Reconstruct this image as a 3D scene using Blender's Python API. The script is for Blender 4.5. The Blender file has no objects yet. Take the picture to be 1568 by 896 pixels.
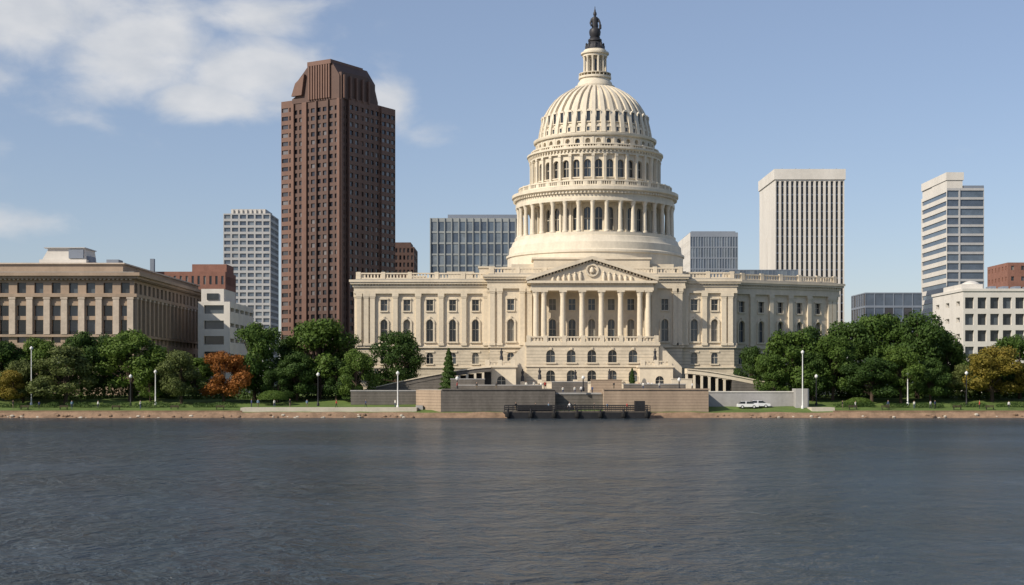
import bpy, math, random
import numpy as np
from mathutils import Vector
random.seed(7); rng=np.random.default_rng(7)
scene=bpy.context.scene
COL=scene.collection
F=2178.0      # metres-per-unit survey constant (50 mm lens)
EYE=8.0
def SX(p,D): return (p-784)*D/F
def SZ(p,D): return EYE+(580-p)*D/F

# ------------------------------------------------------------------ materials
def newmat(name):
    m=bpy.data.materials.new(name); m.use_nodes=True
    nt=m.node_tree; b=nt.nodes['Principled BSDF']; return m,nt,b
def noisy(name,c,var=.15,scale=.4,rough=.8,bump=.0,streak=False,rust=0.0,spec=.3,scale2=None):
    m,nt,b=newmat(name); N=nt.nodes; L=nt.links
    geo=N.new('ShaderNodeNewGeometry')
    mp=N.new('ShaderNodeMapping'); L.new(geo.outputs['Position'],mp.inputs[0])
    if streak: mp.inputs['Scale'].default_value=(1,1,.18)
    n=N.new('ShaderNodeTexNoise'); n.inputs['Scale'].default_value=scale; n.inputs['Detail'].default_value=6; n.inputs['Roughness'].default_value=.65
    L.new(mp.outputs[0],n.inputs['Vector'])
    n2=N.new('ShaderNodeTexNoise'); n2.inputs['Scale'].default_value=scale2 or scale*6; n2.inputs['Detail'].default_value=4
    L.new(geo.outputs['Position'],n2.inputs['Vector'])
    ad=N.new('ShaderNodeMath'); ad.operation='MULTIPLY_ADD'; ad.inputs[1].default_value=.4
    L.new(n2.outputs[0],ad.inputs[0]); L.new(n.outputs[0],ad.inputs[2])
    r=N.new('ShaderNodeMapRange'); r.inputs['From Min'].default_value=.45; r.inputs['From Max'].default_value=.95
    r.inputs['To Min'].default_value=1-var; r.inputs['To Max'].default_value=1+var
    L.new(ad.outputs[0],r.inputs[0])
    val=r.outputs[0]
    if rust>0:
        sp=N.new('ShaderNodeSeparateXYZ'); L.new(geo.outputs['Position'],sp.inputs[0])
        d=N.new('ShaderNodeMath'); d.operation='DIVIDE'; d.inputs[1].default_value=rust; L.new(sp.outputs[2],d.inputs[0])
        fr=N.new('ShaderNodeMath'); fr.operation='FRACT'; L.new(d.outputs[0],fr.inputs[0])
        gt=N.new('ShaderNodeMath'); gt.operation='GREATER_THAN'; gt.inputs[1].default_value=.14; L.new(fr.outputs[0],gt.inputs[0])
        mr=N.new('ShaderNodeMapRange'); mr.inputs['To Min'].default_value=.55; L.new(gt.outputs[0],mr.inputs[0])
        mu=N.new('ShaderNodeMath'); mu.operation='MULTIPLY'; L.new(r.outputs[0],mu.inputs[0]); L.new(mr.outputs[0],mu.inputs[1]); val=mu.outputs[0]
    vm=N.new('ShaderNodeVectorMath'); vm.operation='SCALE'; vm.inputs[0].default_value=c
    L.new(val,vm.inputs['Scale']); L.new(vm.outputs[0],b.inputs['Base Color'])
    b.inputs['Roughness'].default_value=rough; b.inputs['Specular IOR Level'].default_value=spec
    if bump>0:
        bp=N.new('ShaderNodeBump'); bp.inputs['Distance'].default_value=bump; bp.inputs['Strength'].default_value=.6
        L.new(ad.outputs[0],bp.inputs['Height']); L.new(bp.outputs[0],b.inputs['Normal'])
    return m
def glassmat(name,c,rough=.12,spec=.6):
    return noisy(name,c,.35,.12,rough,0,spec=spec)
STONE=noisy('cream_limestone',(.63,.55,.425),.18,.25,.85,.03,streak=True)
STONE2=noisy('cream_rusticated_limestone',(.58,.505,.39),.2,.3,.85,.03,rust=.75)
DOMEM=noisy('dome_painted_iron',(.63,.565,.45),.17,.35,.65,.02,streak=True)
ROOFM=noisy('roof_grey',(.28,.27,.25),.2,.3)
BRONZE=noisy('dark_bronze',(.035,.035,.04),.3,1,.5)
GL=[glassmat('window_dark',(.03,.035,.04)),glassmat('window_mid',(.07,.085,.10)),glassmat('window_blind',(.22,.21,.18),.4)]
FRAME=noisy('window_frame_paint',(.50,.46,.38),.1,1)

# ------------------------------------------------------------------ mesh builder
class Fr:
    def __init__(s,x,y,ang=0.0):
        s.o=(x,y); s.u=(math.cos(ang),math.sin(ang)); s.n=(s.u[1],-s.u[0]); s.ang=ang
    def P(s,a,z,d=0): return (s.o[0]+a*s.u[0]+d*s.n[0], s.o[1]+a*s.u[1]+d*s.n[1], z)
    def sub(s,a,d,turn=0):
        p=s.P(a,0,d); return Fr(p[0],p[1],s.ang+turn)
class MB:
    def __init__(s,name): s.name=name; s.v=[]; s.f=[]; s.m=[]; s.mats=[]
    def mi(s,m):
        if m not in s.mats: s.mats.append(m)
        return s.mats.index(m)
    def poly(s,pts,m):
        k=len(s.v); s.v.extend(pts); s.f.append(tuple(range(k,k+len(pts)))); s.m.append(s.mi(m))
    def raw(s,V,Fc,m):
        k=len(s.v); s.v.extend(V); i=s.mi(m)
        for f in Fc: s.f.append(tuple(k+j for j in f)); s.m.append(i)
    def fbox(s,fr,a0,a1,z0,z1,d0,d1,m):
        V=[fr.P(a0,z0,d1),fr.P(a1,z0,d1),fr.P(a1,z1,d1),fr.P(a0,z1,d1),fr.P(a0,z0,d0),fr.P(a1,z0,d0),fr.P(a1,z1,d0),fr.P(a0,z1,d0)]
        s.raw(V,[(0,1,2,3),(5,4,7,6),(1,5,6,2),(4,0,3,7),(3,2,6,7),(4,5,1,0)],m)
    def box(s,x0,x1,y0,y1,z0,z1,m): s.fbox(Fr(0,0),x0,x1,z0,z1,-y1,-y0,m)
    def fprism(s,fr,pts,d0,d1,m):
        n=len(pts); V=[fr.P(a,z,d1) for a,z in pts]+[fr.P(a,z,d0) for a,z in pts]
        Fc=[tuple(range(n)),tuple(range(2*n-1,n-1,-1))]+[(i,n+i,n+(i+1)%n,(i+1)%n) for i in range(n)]
        s.raw(V,Fc,m)
    def lathe(s,cx,cy,prof,n,m,sy=1.0):
        V=[];Fc=[]
        for r,z in prof:
            for i in range(n):
                t=2*math.pi*i/n; V.append((cx+r*math.cos(t),cy+r*math.sin(t)*sy,z))
        for j in range(len(prof)-1):
            for i in range(n):
                i2=(i+1)%n; Fc.append((j*n+i,j*n+i2,(j+1)*n+i2,(j+1)*n+i))
        s.raw(V,Fc,m)
        s.raw([V[(len(prof)-1)*n+i] for i in range(n)],[tuple(range(n))],m)
    def tube(s,p,q,r0,r1,n,m):
        p=Vector(p);q=Vector(q); d=(q-p).normalized(); a=d.orthogonal().normalized(); b=d.cross(a)
        V=[]
        for c,r in((p,r0),(q,r1)):
            for i in range(n):
                t=2*math.pi*i/n; V.append(tuple(c+a*math.cos(t)*r+b*math.sin(t)*r))
        s.raw(V,[(i,(i+1)%n,n+(i+1)%n,n+i) for i in range(n)]+[tuple(range(n,2*n))],m)
    def wall(s,fr,xs,zs,op,rec,wm,gm=None,arch=(),mull=False):
        """wall sheet with real openings. op: set of (i,j) cells"""
        for j in range(len(zs)-1):
            i=0
            while i<len(xs)-1:
                if (i,j) in op:
                    a0,a1,z0,z1=xs[i],xs[i+1],zs[j],zs[j+1]; g=gm
                    if isinstance(gm,(list,tuple)): g=random.choice(gm)
                    s.poly([fr.P(a0,z0,-rec),fr.P(a1,z0,-rec),fr.P(a1,z1,-rec),fr.P(a0,z1,-rec)],g)
                    s.poly([fr.P(a0,z0,0),fr.P(a1,z0,0),fr.P(a1,z0,-rec),fr.P(a0,z0,-rec)],wm)
                    s.poly([fr.P(a0,z1,-rec),fr.P(a1,z1,-rec),fr.P(a1,z1,0),fr.P(a0,z1,0)],wm)
                    s.poly([fr.P(a0,z0,-rec),fr.P(a0,z1,-rec),fr.P(a0,z1,0),fr.P(a0,z0,0)],wm)
                    s.poly([fr.P(a1,z0,0),fr.P(a1,z1,0),fr.P(a1,z1,-rec),fr.P(a1,z0,-rec)],wm)
                    if j in arch:
                        c=(a0+a1)/2; R=(a1-a0)/2; zc=z1-R
                        for sg in(-1,1):
                            pts=[(c+sg*R,z1)]+[(c+sg*R*math.cos(t),zc+R*math.sin(t)) for t in np.linspace(math.pi/2,0,6)]
                            if sg<0: pts=pts[::-1]
                            s.fprism(fr,pts,-rec+.02,.004,wm)
                    if mull:
                        c=(a0+a1)/2; zc=z0+(z1-z0)*.55
                        s.fbox(fr,c-.05,c+.05,z0,z1,-rec+.01,-rec+.07,FRAME)
                        s.fbox(fr,a0,a1,zc-.05,zc+.05,-rec+.01,-rec+.09,FRAME)
                    i+=1
                else:
                    k=i
                    while k<len(xs)-1 and (k,j) not in op: k+=1
                    s.poly([fr.P(xs[i],zs[j],0),fr.P(xs[k],zs[j],0),fr.P(xs[k],zs[j+1],0),fr.P(xs[i],zs[j+1],0)],wm)
                    i=k
    def obj(s,parent=None,smooth=True):
        me=bpy.data.meshes.new(s.name); me.from_pydata(s.v,[],s.f)
        for m in s.mats: me.materials.append(m)
        me.polygons.foreach_set('material_index',s.m)
        if smooth:
            me.polygons.foreach_set('use_smooth',[True]*len(s.f))
            me.set_sharp_from_angle(angle=math.radians(32))
        me.update()
        o=bpy.data.objects.new(s.name,me); COL.objects.link(o)
        if parent: o.parent=parent
        return o
def empty(name):
    e=bpy.data.objects.new(name,None); COL.objects.link(e); return e

# ------------------------------------------------------------------ capitol
cap=empty('domed_capitol_building')
def balustrade(M,fr,a0,a1,z0,z1,m,d0=-.45,d1=0.0,step=.75,ped=6.0):
    h=z1-z0
    M.fbox(fr,a0,a1,z0,z0+h*.2,d0,d1,m); M.fbox(fr,a0,a1,z1-h*.22,z1,d0-.04,d1+.06,m)
    n=max(1,int((a1-a0)/step))
    for i in range(n):
        a=a0+(i+.5)*(a1-a0)/n; M.fbox(fr,a-.17,a+.17,z0+h*.2,z1-h*.22,d0+.1,d1-.1,m)
    k=max(1,round((a1-a0)/ped))
    for i in range(k+1):
        a=a0+i*(a1-a0)/k; a=min(max(a,a0+.5),a1-.5)
        M.fbox(fr,a-.48,a+.48,z0,z1+.2,d0-.1,d1+.12,m)
def block(M,W,fr,w,dep,bays,pil,lift=0,dz=0,left=True,right=True,base=4.0):
    zT=27.9+lift+dz
    zs=[base,6.3,8.6,11.5,14.1,16.7,21.8,23.9,26.5,zT]
    def doface(f,L,bs,ps,fine=True):
        xs=[0]; op=set()
        for b in bs: xs+= [b-.78,b+.78]
        xs.append(L)
        for i in range(len(bs)):
            for j in(1,3,5,7): op.add((2*i+1,j))
        lo=[z for z in zs if z<=14.2]+[15.6]; 
        W.wall(f,xs,lo,{(i,j) for i,j in op if j<=3},.45,STONE2,GL,arch=(3,),mull=True)
        up=[15.6]+zs[5:]
        W.wall(f,xs,up,{(i,j-4) for i,j in op if j>=5},.6,STONE,GL,arch=(1,),mull=True)
        for b in bs:
            z0,z1=16.7,21.8
            for sg in(-1,1): M.fbox(f,b+sg*1.0-.17,b+sg*1.0+.17,z0,z1-.7,0,.25,STONE)
            ring=[(b+1.2*math.cos(t),z1-.78+1.2*math.sin(t)) for t in np.linspace(0,math.pi,9)]+[(b+.82*math.cos(t),z1-.78+.82*math.sin(t)) for t in np.linspace(math.pi,0,9)]
            for q in range(8):
                M.fprism(f,[ring[q],ring[q+1],ring[16-q],ring[17-q]][::-1],0,.3,STONE)
            M.fbox(f,b-.2,b+.2,z1+.1,z1+.75,.0,.42,STONE)
            M.fbox(f,b-1.35,b+1.35,z0-.35,z0,0,.4,STONE)
            M.fbox(f,b-1.05,b+1.05,26.5,26.85,0,.34,STONE); M.fbox(f,b-1.0,b+1.0,23.6,23.9,0,.3,STONE)
            for sg in(-1,1): M.fbox(f,b+sg*.92-.13,b+sg*.92+.13,23.9,26.5,0,.15,STONE)
            M.fbox(f,b-1.1,b+1.1,14.12,14.5,0,.2,STONE); M.fbox(f,b-1.0,b+1.0,11.2,11.5,0,.25,STONE)
        for p in ps:
            M.fbox(f,p-.55,p+.55,16.3,zT-1.1,0,.55,STONE); M.fbox(f,p-.7,p+.7,15.75,16.3,0,.7,STONE)
            M.fbox(f,p-.62,p+.62,zT-1.1,zT-.75,0,.62,STONE); M.fbox(f,p-.75,p+.75,zT-.75,zT-.002,0,.72,STONE)
    doface(fr,w,bays,pil)
    if right:
        n=max(1,int(dep/5.4)); bs=[(i+.5)*dep/n for i in range(n)]; ps=[i*dep/n for i in range(1,n)]+[.8,dep-.8]
        doface(fr.sub(w,0,math.pi/2),dep,bs,ps)
    if left:
        n=max(1,int(dep/5.4)); bs=[(i+.5)*dep/n for i in range(n)]; ps=[i*dep/n for i in range(1,n)]+[.8,dep-.8]
        doface(fr.sub(0,-dep,-math.pi/2),dep,bs,ps)
    def slab(z0,z1,e,m=STONE): M.fbox(fr,-e,w+e,z0+dz,z1+dz,-dep-e,e,m)
    slab(10.45,10.8,.28,STONE); slab(15.2,15.7,.42,STONE)
    slab(27.9+lift,28.5+lift,.66); slab(28.5+lift,29.4+lift,.58); slab(29.4+lift,29.75+lift,.85)
    n=int(w/.7)
    for i in range(n):
        a=(i+.5)*w/n; M.fbox(fr,a-.17,a+.17,29.75+lift+dz,30.1+lift+dz,.0,1.05,STONE)
    slab(29.75+lift,30.1+lift,.75); slab(30.1+lift,30.55+lift,1.35); slab(30.55+lift,31.1+lift,1.6)
    slab(31.1+lift,31.35+lift,.3,ROOFM)
    balustrade(M,fr.sub(0,.1),0,w,31.351+lift+dz,32.8+lift+dz,STONE)
    if right: balustrade(M,fr.sub(w+.1,-.6,math.pi/2),0,dep-1,31.351+lift+dz,32.79+lift+dz,STONE)
    if left: balustrade(M,fr.sub(-.1,-dep,-math.pi/2),0,dep-.6,31.351+lift+dz,32.79+lift+dz,STONE)
M=MB('stone_trim'); W=MB('walls_and_windows')
D=333; x0=SX(546,D); x1=SX(750,D); fr=Fr(x0,D)
bays=[SX(p,D)-x0 for p in(588,623,658,693,728)]; pil=[SX(p,D)-x0 for p in(550,561,570.5,605.5,640.5,675.5,710.5,744)]
block(M,W,fr,x1-x0,30,bays,pil,0,0)
D=330; cx0=SX(750,D); cx1=SX(1045,D); fr=Fr(cx0,D)
bays=[SX(p,D)-cx0 for p in(782,846,876,906,936,966,1018)]; pil=[SX(p,D)-cx0 for p in(754,765,800,811,1001,1034,1041)]
block(M,W,fr,cx1-cx0,46,bays,pil,1.0,.013)
D=331.5; px0=cx1; px1=SX(1124,D); fr=Fr(px0+.02,D)
bays=[SX(p,D)-px0 for p in(1063,1094)]; pil=[SX(p,D)-px0 for p in(1050,1078.5,1108,1118)]
block(M,W,fr,px1-px0,36,bays,pil,0,.021,left=False)
ang=math.radians(25); ox,oy=px1-1.5,338.5; fr=Fr(ox,oy,ang); wl=33.2
bays=[5.2+i*5.6 for i in range(5)]; pil=[2.3]+[8.0+i*5.6 for i in range(4)]+[31.0,32.3]
block(M,W,fr,wl,22,bays,pil,.3,.033,left=False)
for p,D,w,h,zt in((705,345,6,2.2,31.4),(745,344,3.5,3.4,31.4),(1070,346,5,2.2,31.4),(640,350,3,1.6,31.4),(1020,338,6,1.8,32.4),(790,338,6,1.8,32.4)):
    x=SX(p,D); M.box(x-w/2,x+w/2,D,D+5,zt,zt+h,STONE); M.box(x-w/2-.3,x+w/2+.3,D-.3,D+5.3,zt+h,zt+h+.35,STONE)
# portico
PX=MB('portico')
D=324.0; s=D/F
X=lambda p: SX(p,D); Z=lambda p: SZ(p,D)
pl,pr=X(813),X(1000); ctr=(pl+pr)/2
fr=Fr(X(806),D-.8); w=X(1008)-X(806); ztop=Z(524)
bs=[X(p)-X(806) for p in(843,874.5,906,937.5,969)]
xs=[0]; op=set()
for i,b in enumerate(bs): xs+=[b-1.0,b+1.0]
xs.append(w)
zs=[4,Z(584)+.0,Z(567),Z(555),Z(536),ztop-.8]
PX.wall(fr,xs,zs,{(2*i+1,j) for i in range(5) for j in(1,3)},.8,STONE2,GL[:2],arch=(1,3),mull=True)
for sd,f2 in((1,fr.sub(w,0,math.pi/2)),(0,fr.sub(0,-7.6,-math.pi/2))):
    PX.wall(f2,[0,2.8,4.8,7.6],zs,{(1,1),(1,3)},.6,STONE2,GL[:2],arch=(1,3),mull=True)
PX.fbox(fr,-.3,w+.3,ztop-.8,ztop,-7,.3,STONE); 
PX.fbox(fr,-.2,w+.2,Z(562),Z(559.5),-6.9,.25,STONE)
for b in bs:
    PX.fbox(fr,b-1.3,b+1.3,Z(557),Z(555.2),0,.3,STONE); PX.fbox(fr,b-.25,b+.25,Z(535.5),Z(532),0,.25,STONE)
balustrade(PX,fr.sub(0,.1),0,w,ztop,ztop+1.3,STONE,ped=4.45)
zc0=Z(523)+.15; zc1=Z(445)
def column(Mx,x,y,z0,z1,r,m,n=16):
    Mx.box(x-r*1.4,x+r*1.4,y-r*1.4,y+r*1.4,z0,z0+r*.5,m)
    h=z1-z0
    Mx.lathe(x,y,[(r*1.3,z0+r*.5),(r*1.3,z0+r*.8),(r*1.02,z0+r*1.0),(r,z0+h*.35),(r*.86,z1-r*2.2),(r*.95,z1-r*2.1),(r*.9,z1-r*1.9),(r*1.3,z1-r*.6),(r*1.35,z1-r*.5)],n,m)
    Mx.box(x-r*1.35,x+r*1.35,y-r*1.35,y+r*1.35,z1-r*.5,z1,m)
cols=[821,833,862,891.5,921,950.5,980,993]
for p in cols: column(PX,X(p),D+.3,zc0,zc1,.66,STONE)
for y in(D+3.0,D+5.2):
    for p in(821,993): column(PX,X(p),y,zc0,zc1,.62,STONE)
z2,z3=Z(445),Z(434)
PX.box(pl-.1,pr+.1,D-.6,D+6.3,z2,z2+.85,STONE); PX.box(pl-.0,pr+.0,D-.5,D+6.3,z2+.85,z3,STONE)
n=44
for i in range(n):
    a=pl+(i+.5)*(pr-pl)/n; PX.box(a-.16,a+.16,D-1.0,D-.5,z3-.32,z3,STONE)
PX.box(pl-.9,pr+.9,D-1.4,D+6.3,z3,z3+.55,STONE)
zb=z3+.551; za=Z(394)
f0=Fr(0,D-.5)
PX.fprism(f0,[(pl+.2,zb),(pr-.2,zb),(ctr,za-.9)],-7,0,STONE)
for sg in(-1,1):
    e=pl-1.1 if sg<0 else pr+1.1
    pts=[(e,zb),(ctr,za-.55),(ctr,za+.25),(e,zb+.8)]
    if sg>0: pts=pts[::-1]
    PX.fprism(f0,pts,-7.2,1.05,STONE)
    for k in range(20):
        t=(k+.5)/20; a=e+(ctr-e)*t; zz=zb+(za-.55-zb)*t
        PX.fbox(f0,a-.16,a+.16,zz-.4,zz+.05,0,.6,STONE)
ring=16
for i in range(ring):
    t=2*math.pi*i/ring; t2=2*math.pi*(i+1)/ring; zc=zb+2.4
    PX.fprism(f0,[(ctr+1.1*math.cos(t),zc+1.1*math.sin(t)),(ctr+1.1*math.cos(t2),zc+1.1*math.sin(t2)),(ctr+1.5*math.cos(t2),zc+1.5*math.sin(t2)),(ctr+1.5*math.cos(t),zc+1.5*math.sin(t))][::-1],0,.4,STONE)
PX.lathe(ctr,D-.8,[(.35,zb+1.7),(.6,zb+2.0),(.5,zb+2.7),(.2,zb+3.1)],10,STONE)
for i in range(12):
    sg=-1 if i%2 else 1; k=i//2+1; a=ctr+sg*(1.4+k*1.25); h=(za-.9-zb)*(1-abs(a-ctr)/(pr-ctr))*.62
    if h>.3: PX.lathe(a,D-.65,[(.35,zb),(.42,zb+h*.4),(.3,zb+h*.7),(.2,zb+h*.78),(.26,zb+h*.9),(.1,zb+h)],8,STONE)
PX.box(X(818),X(1000),D+8,D+20,32.2,Z(402)+1.4,STONE); PX.box(X(815),X(1003),D+7.7,D+20.3,Z(402)+1.4,Z(402)+1.8,STONE)
PX.box(X(783),X(1040),D+11,D+40,32.1,Z(408)+1.4,STONE)
for a,b,win in((742,790,768),(976,1026,1006)):
    fr2=Fr(X(a),D-6); w2=X(b)-X(a); c=X(win)-X(a)
    PX.wall(fr2,[0,c-.95,c+.95,w2],[4,6.3,8.6,Z(563)],{(1,1)},.5,STONE,GL[:1],arch=(1,),mull=True)
    for f2,l in((fr2.sub(w2,0,math.pi/2),8),(fr2.sub(0,-8,-math.pi/2),8)):
        PX.wall(f2,[0,3,5,8],[4,6.3,8.6,Z(563)],{(1,1)},.5,STONE,GL[:1],arch=(1,))
    PX.fbox(fr2,-.35,w2+.35,Z(563),Z(560),-8,.35,STONE)
    balustrade(PX,fr2.sub(0,0),.2,w2-.2,Z(560),Z(553),STONE,ped=3)
for i in range(7):
    PX.box(X(790)+.05,X(976)-.05,D-5.6+i*.42,D-.85,4,5.7+.17*(i+1),STONE)
# diagonal stair flights against the podium
for x_hi,x_lo in((X(806)+.1,X(770)),(X(1008)-.1,X(1044))):
    K=22
    for k in range(K):
        t0,t1=k/K,(k+1)/K; xa=x_hi+(x_lo-x_hi)*t0; xb=x_hi+(x_lo-x_hi)*t1
        zz=ztop-.85-(ztop-10.6)*t1
        PX.box(min(xa,xb),max(xa,xb),D+.2,D+3.4,4,zz,STONE); PX.box(min(xa,xb),max(xa,xb),D-.15,D+.19,4,zz+1.0,STONE)
for p,yy,zb_,h in((768,D-3,Z(560),3.0),(1001,D-3,Z(560),3.0),(826,D-3.2,6.9,2.6),(880,D-3.2,6.9,2.2),(932,D-3.2,6.9,2.4),(800,D-4,6.5,2.8)):
    x=X(p); PX.box(x-.5,x+.5,yy-.5,yy+.5,zb_,zb_+.9,STONE)
    PX.lathe(x,yy,[(.42,zb_+.9),(.38,zb_+.9+h*.35),(.22,zb_+.9+h*.5),(.36,zb_+.9+h*.72),(.32,zb_+.9+h*.8),(.1,zb_+.9+h*.84),(.17,zb_+.9+h*.9),(.16,zb_+.9+h*.96),(.05,zb_+.9+h)],10,BRONZE)
PX.obj(cap)
W.obj(cap); M.obj(cap)
# dome
DD=355; s=DD/F; dx,dy=SX(911,DD)+.0,DD
R=lambda p: p*s
ZD=lambda p: SZ(p,DD)
def prof(l): return [(R(a),ZD(b)) for a,b in l]
Q=MB('dome')
Q.lathe(dx,dy,prof([(134,430),(134,398),(136,397),(136,394),(132,392),(131,382),(128,379),(126,373),(123,372),(123,367),(90,367)]),96,DOMEM)
NS=36
def drum(Mx,r,zs,openrows,hw,rec,arch,m,gl,n=NS,off=0.0):
    L=2*r*math.tan(math.pi/n)
    for i in range(n):
        t=2*math.pi*(i+off)/n
        nx,ny=math.cos(t),math.sin(t); ux,uy=-ny,nx
        f=Fr(dx+nx*r-ux*L/2,dy+ny*r-uy*L/2,math.atan2(uy,ux))
        Mx.wall(f,[0,L/2-hw,L/2+hw,L],zs,{(1,j) for j in openrows},rec,m,gl,arch=arch,mull=False)
        yield f,L,t
for f,L,t in drum(Q,R(96),[ZD(367),ZD(362),ZD(328),ZD(320)],(1,),.85,.6,(1,),DOMEM,GL[:2]):
    Q.fbox(f,L/2-.07,L/2+.07,ZD(362),ZD(329),-.55,-.45,FRAME); Q.fbox(f,L/2-.85,L/2+.85,ZD(345),ZD(344),-.55,-.45,FRAME)
    Q.fbox(f,-.22,.22,ZD(366),ZD(321),0,.3,DOMEM)
for i in range(NS):
    t=2*math.pi*(i+.5)/NS; x=dx+R(117)*math.cos(t); y=dy+R(117)*math.sin(t)
    z0,z1=ZD(366.5),ZD(321); r=.52
    Q.lathe(x,y,[(r*1.4,z0),(r*1.35,z0+.35),(r*1.05,z0+.5),(r,z0+2.5),(r*.85,z1-1.2),(r*1.25,z1-.35),(r*1.4,z1-.3),(r*1.4,z1)],12,DOMEM)
Q.lathe(dx,dy,prof([(94,321.5),(121.5,321.5),(121.5,317),(120.5,316.5),(120.5,311),(123,310.5),(123,308),(127,306),(127,301.5),(125,301),(117,299.5),(80,299)]),108,DOMEM)
for i in range(144):
    t=2*math.pi*i/144; f=Fr(dx+R(120.4)*math.cos(t),dy+R(120.4)*math.sin(t),t+math.pi/2); Q.fbox(f,-.14,.14,ZD(311),ZD(308.2),0,.75,DOMEM)
def ringbal(r,z0,z1,nb):
    Q.lathe(dx,dy,[(r,z0),(r,z0+(z1-z0)*.22),(r-.4,z0+(z1-z0)*.22),(r-.4,z0)],96,DOMEM)
    Q.lathe(dx,dy,[(r-.4,z1-.28),(r+.05,z1-.28),(r+.05,z1),(r-.45,z1),(r-.45,z1-.28)],96,DOMEM)
    for i in range(nb):
        t=2*math.pi*i/nb; f=Fr(dx+(r-.08)*math.cos(t),dy+(r-.08)*math.sin(t),t+math.pi/2); w=.42 if i%6==0 else .13
        Q.fbox(f,-w,w,z0,z1+(.12 if i%6==0 else -.1),-.26,.07 if i%6==0 else 0,DOMEM)
ringbal(R(117),ZD(299.4),ZD(291),216)
for f,L,t in drum(Q,R(96),[ZD(299.5),ZD(284),ZD(258),ZD(249)],(1,),.85,.7,(1,),DOMEM,GL[:2]):
    Q.fbox(f,L/2-.06,L/2+.06,ZD(284),ZD(259),-.65,-.57,FRAME); Q.fbox(f,L/2-.85,L/2+.85,ZD(271),ZD(270),-.65,-.57,FRAME)
    Q.fbox(f,-.3,.3,ZD(290),ZD(251),-.02,.6,DOMEM); Q.fbox(f,-.38,.38,ZD(254),ZD(250.6),-.02,.7,DOMEM)
    Q.fbox(f,L/2-1.1,L/2+1.1,ZD(285.5),ZD(284),0,.25,DOMEM)
Q.lathe(dx,dy,prof([(95,250.5),(100,250.5),(100,247.5),(99,247),(99,245.5),(102,244.5),(104,243),(104,240.5),(98,240),(80,239.6)]),108,DOMEM)
for i in range(108):
    t=2*math.pi*i/108; f=Fr(dx+R(99)*math.cos(t),dy+R(99)*math.sin(t),t+math.pi/2); Q.fbox(f,-.15,.15,ZD(247.4),ZD(244.6),0,.5,DOMEM)
ringbal(R(97.5),ZD(240),ZD(234.5),144)
for f,L,t in drum(Q,R(90),[ZD(240),ZD(237),ZD(226),ZD(222)],(1,),.6,.8,(1,),DOMEM,[FRAME,GL[1]]):
    Q.fprism(f.sub(0,0,-math.pi/2),[(-R(6.5),ZD(239.7)),(.1,ZD(239.7)),(.1,ZD(224)),(-R(2),ZD(224)),(-R(3.2),ZD(230))],-.26,.26,DOMEM)
Q.lathe(dx,dy,prof([(88,222.5),(93,222.2),(94,220.5),(94,218),(88,217),(82,216.5)]),108,DOMEM)
dp=[(83,217),(82.5,210),(81,202),(79,193),(76,184),(71.5,174.5),(65.5,165),(58.5,156.5),(50.5,149.5),(41,143.5),(33,139),(28,137)]
Q.lathe(dx,dy,prof(dp),108,DOMEM)
P2=prof(dp)
for i in range(NS):
    t=2*math.pi*(i+.5)/NS; ct,st=math.cos(t),math.sin(t)
    V=[];Fc=[]
    for k,(r,z) in enumerate(P2):
        hw=.16+.36*r/P2[0][0]; ro=r+.65
        for rr,sg in((r-.1,-1),(ro,-1),(ro,1),(r-.1,1)): V.append((dx+rr*ct-sg*hw*st, dy+rr*st+sg*hw*ct, z+(.12 if rr==ro else 0)))
        if k:
            b=4*(k-1); c=4*k
            for q in range(3): Fc.append((b+q,b+q+1,c+q+1,c+q))
    Q.raw(V,Fc,DOMEM)
def domewin(row_p,r_p,hw,h,n,off,dep,g=None):
    for i in range(n):
        t=2*math.pi*(i+off)/n; f=Fr(dx+R(r_p)*math.cos(t),dy+R(r_p)*math.sin(t),t+math.pi/2); z=ZD(row_p)
        Q.fbox(f,-hw,hw,z,z+h,-2.6,.12,g or GL[0])
        Q.fprism(f,[(-hw-.22,z+h),(hw+.22,z+h),(hw*.7,z+h+.38),(0,z+h+.55),(-hw*.7,z+h+.38)],-2.6,.42,DOMEM)
        for sg in(-1,1): Q.fbox(f,sg*(hw+.12)-.12,sg*(hw+.12)+.12,z-.2,z+h,-2.6,.34,DOMEM)
        Q.fbox(f,-hw-.3,hw+.3,z-.35,z-.1,-1.6,.4,DOMEM)
domewin(214,83,.34,.9,NS,0,0,GL[1]); domewin(199,80.2,.44,2.3,NS,0,0)
Q.lathe(dx,dy,prof([(30,138.5),(30.5,136),(30.5,133.5),(27,132.5),(26,128),(23,124.5),(22.5,122),(25,121.5),(25,118.5),(23,118),(10,117.6)]),48,DOMEM)
for i in range(24):
    t=2*math.pi*i/24; x=dx+R(24)*math.cos(t); y=dy+R(24)*math.sin(t); Q.tube((x,y,ZD(118.5)),(x,y,ZD(114.5)),.08,.08,5,DOMEM)
Q.lathe(dx,dy,prof([(24.3,114.6),(24.6,114.6),(24.6,113.6),(23.6,113.6),(23.6,114.6)]),36,DOMEM)
L=2*R(12)*math.tan(math.pi/12)
for i in range(12):
    t=2*math.pi*i/12; nx,ny=math.cos(t),math.sin(t)
    f=Fr(dx+nx*R(12)+ny*L/2,dy+ny*R(12)-nx*L/2,t+math.pi/2)
    Q.wall(f,[0,L/2-.3,L/2+.3,L],[ZD(118),ZD(113),ZD(92),ZD(87)],{(1,1)},.3,DOMEM,GL[:1],arch=(1,))
    t+=math.pi/12; x=dx+R(16.5)*math.cos(t); y=dy+R(16.5)*math.sin(t)
    z0,z1=ZD(117.6),ZD(88); Q.lathe(x,y,[(.42,z0),(.4,z0+.3),(.29,z0+.4),(.25,z1-.5),(.4,z1-.1),(.4,z1)],10,DOMEM)
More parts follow.
